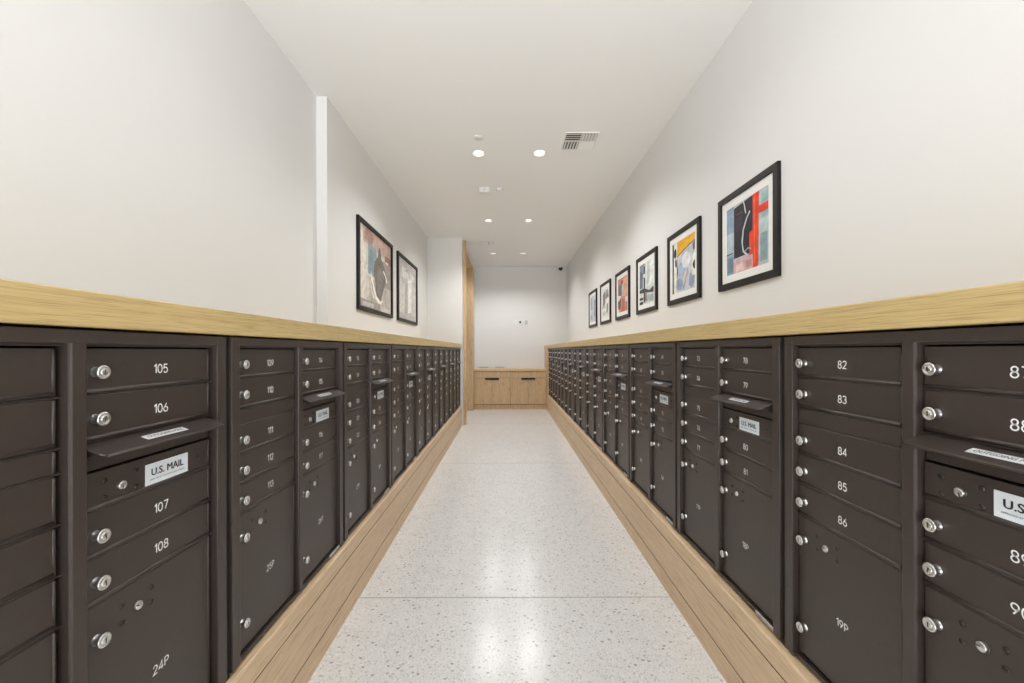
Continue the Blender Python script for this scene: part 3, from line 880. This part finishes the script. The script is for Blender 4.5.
bm = bmesh.new(); lathe(bm, [(0.046, 0.0), (0.046, -0.003), (0.044, -0.0050), (0.0, -0.0055)], n=32)
tag(link('sprinkler_cover', mesh('sprinkler_cover', bm, 'white'), None, (-0.255, 3.655, CEIL)), 'flat round white sprinkler cover on the ceiling, nearest the viewer', 'sprinkler cover')
bm = bmesh.new(); lathe(bm, [(0.046, 0.0), (0.047, -0.010), (0.042, -0.020), (0.030, -0.0245), (0.0, -0.026)], n=32)
tag(link('smoke_detector', mesh('smoke_detector', bm, 'white'), None, (-0.088, 4.83, CEIL)), 'small round white detector beside the boxy sensor on the ceiling', 'detector')
t = thing('ceiling_sensor', 'small white boxy sensor hanging under the ceiling', 'sensor', (-0.265, 4.79, CEIL))
bm = bmesh.new(); bx(bm, -0.057, 0.057, -0.042, 0.042, -0.062, 0.0, bev=0.006, segs=2)
link('housing', mesh('sensor_housing', bm, 'white'), t)
bm = bmesh.new(); lathe(bm, [(0.010, 0.001), (0.010, -0.003), (0.006, -0.006), (0, -0.007)], 'y', n=18)
link('eye', mesh('sensor_eye', bm, 'greybox'), t, (0.0, -0.042, -0.030))
# flush linear grille near the opening
t = thing('ceiling_grille', 'flush white linear grille in the ceiling by the oak-lined opening', 'grille', (-0.47, 7.24, CEIL))
bm = bmesh.new()
for a in ((-0.24, 0.24, -0.11, -0.095), (-0.24, 0.24, 0.095, 0.11), (-0.24, -0.225, -0.095, 0.095), (0.225, 0.24, -0.095, 0.095)):
    bx(bm, *a, -0.006, -0.0002, bev=0.001)
link('frame', mesh('grille_frame', bm, 'white_metal'), t)
bm = bmesh.new()
for i in range(7):
    y = -0.082 + i * 0.0273
    bx(bm, -0.225, 0.13, y - 0.011, y + 0.011, -0.005, -0.001)
bx(bm, 0.15, 0.225, -0.095, 0.095, -0.004, -0.001)
link('slats', mesh('grille_slats', bm, 'white_metal'), t)
bm = bmesh.new(); bx(bm, -0.225, 0.225, -0.095, 0.095, -0.0009, -0.0003)
link('backing', mesh('grille_backing', bm, 'greybox'), t)

# domed security camera in the far corner
t = thing('security_camera', 'small white security camera with black dome in the far ceiling corner', 'camera', (1.20, 9.17, CEIL))
bm = bmesh.new(); lathe(bm, [(0.060, 0.0), (0.060, -0.030), (0.056, -0.048), (0.050, -0.052), (0.0, -0.052)], n=32)
link('base', mesh('camera_base', bm, 'white'), t)
bm = bmesh.new(); lathe(bm, [(0.049 * math.cos(a), -0.051 - 0.066 * math.sin(a)) for a in [PI / 2 * i / 8 for i in range(8)]] + [(0, -0.117)], n=28)
link('dome', mesh('camera_dome', bm, 'dome'), t)

# socket plate on the end wall
t = thing('socket_plate', 'wide white socket plate with a black jack on the end wall above the cabinet', 'wall socket', (0.295, YBACK, H + 0.638))
bm = bmesh.new(); bx(bm, -0.19, 0.19, -0.006, 0.0, -0.075, 0.075, bev=0.003, segs=2)
link('plate', mesh('socket_plate', bm, 'white'), t)
bm = bmesh.new(); bx(bm, -0.165, -0.055, -0.009, -0.005, -0.055, 0.055, bev=0.002)
link('cover', mesh('socket_cover', bm, 'white_metal'), t)
bm = bmesh.new(); lathe(bm, [(0.024, 0.001), (0.024, -0.012), (0.018, -0.016), (0, -0.016)], 'y', n=20)
link('jack', mesh('socket_jack', bm, 'pull'), t, (-0.005, -0.006, 0.006))
bm = bmesh.new(); bx(bm, 0.03, 0.09, -0.016, -0.005, -0.028, 0.032, bev=0.004, segs=2)
link('plug', mesh('socket_plug', bm, 'white'), t)
bm = bmesh.new(); bx(bm, 0.11, 0.165, -0.009, -0.005, -0.045, 0.045, bev=0.002)
link('switch', mesh('socket_switch', bm, 'greybox'), t)

# ------------------------------------------------------------------ fill light added from behind, camera, view
wd = bpy.data.worlds.new('world_fill'); S.world = wd; wd.use_nodes = True
bg = wd.node_tree.nodes['Background']
# added fill: world glows strongly below the horizon to lift the ceiling, weakly above
wn = wd.node_tree
wt = wn.nodes.new('ShaderNodeTexCoord'); wx = wn.nodes.new('ShaderNodeSeparateXYZ')
wr = wn.nodes.new('ShaderNodeMapRange')
wr.inputs['From Min'].default_value = -0.15; wr.inputs['From Max'].default_value = 0.15
wr.inputs['To Min'].default_value = 6.6; wr.inputs['To Max'].default_value = 0.5
wn.links.new(wt.outputs['Generated'], wx.inputs[0]); wn.links.new(wx.outputs['Z'], wr.inputs['Value'])
wn.links.new(wr.outputs['Result'], bg.inputs['Strength'])
bg.inputs['Color'].default_value = (0.965, 0.985, 1.0, 1)

cam = bpy.data.cameras.new('camera')
cam.sensor_fit = 'HORIZONTAL'; cam.sensor_width = 36.0
cam.lens = 408.0 / 1024.0 * 36.0
cam.shift_x = 4.5 / 1024.0; cam.shift_y = 9.0 / 1024.0
cam.clip_start = 0.02
co = bpy.data.objects.new('camera', cam); C.objects.link(co)
co.location = (0, 0, H); co.rotation_euler = (PI / 2, 0.0025, 0)
S.camera = co
vs = S.view_settings
S.display_settings.display_device = 'sRGB'
vs.view_transform = 'Standard'; vs.look = 'None'; vs.gamma = 1.0; vs.use_curve_mapping = False
vs.exposure = 0.06
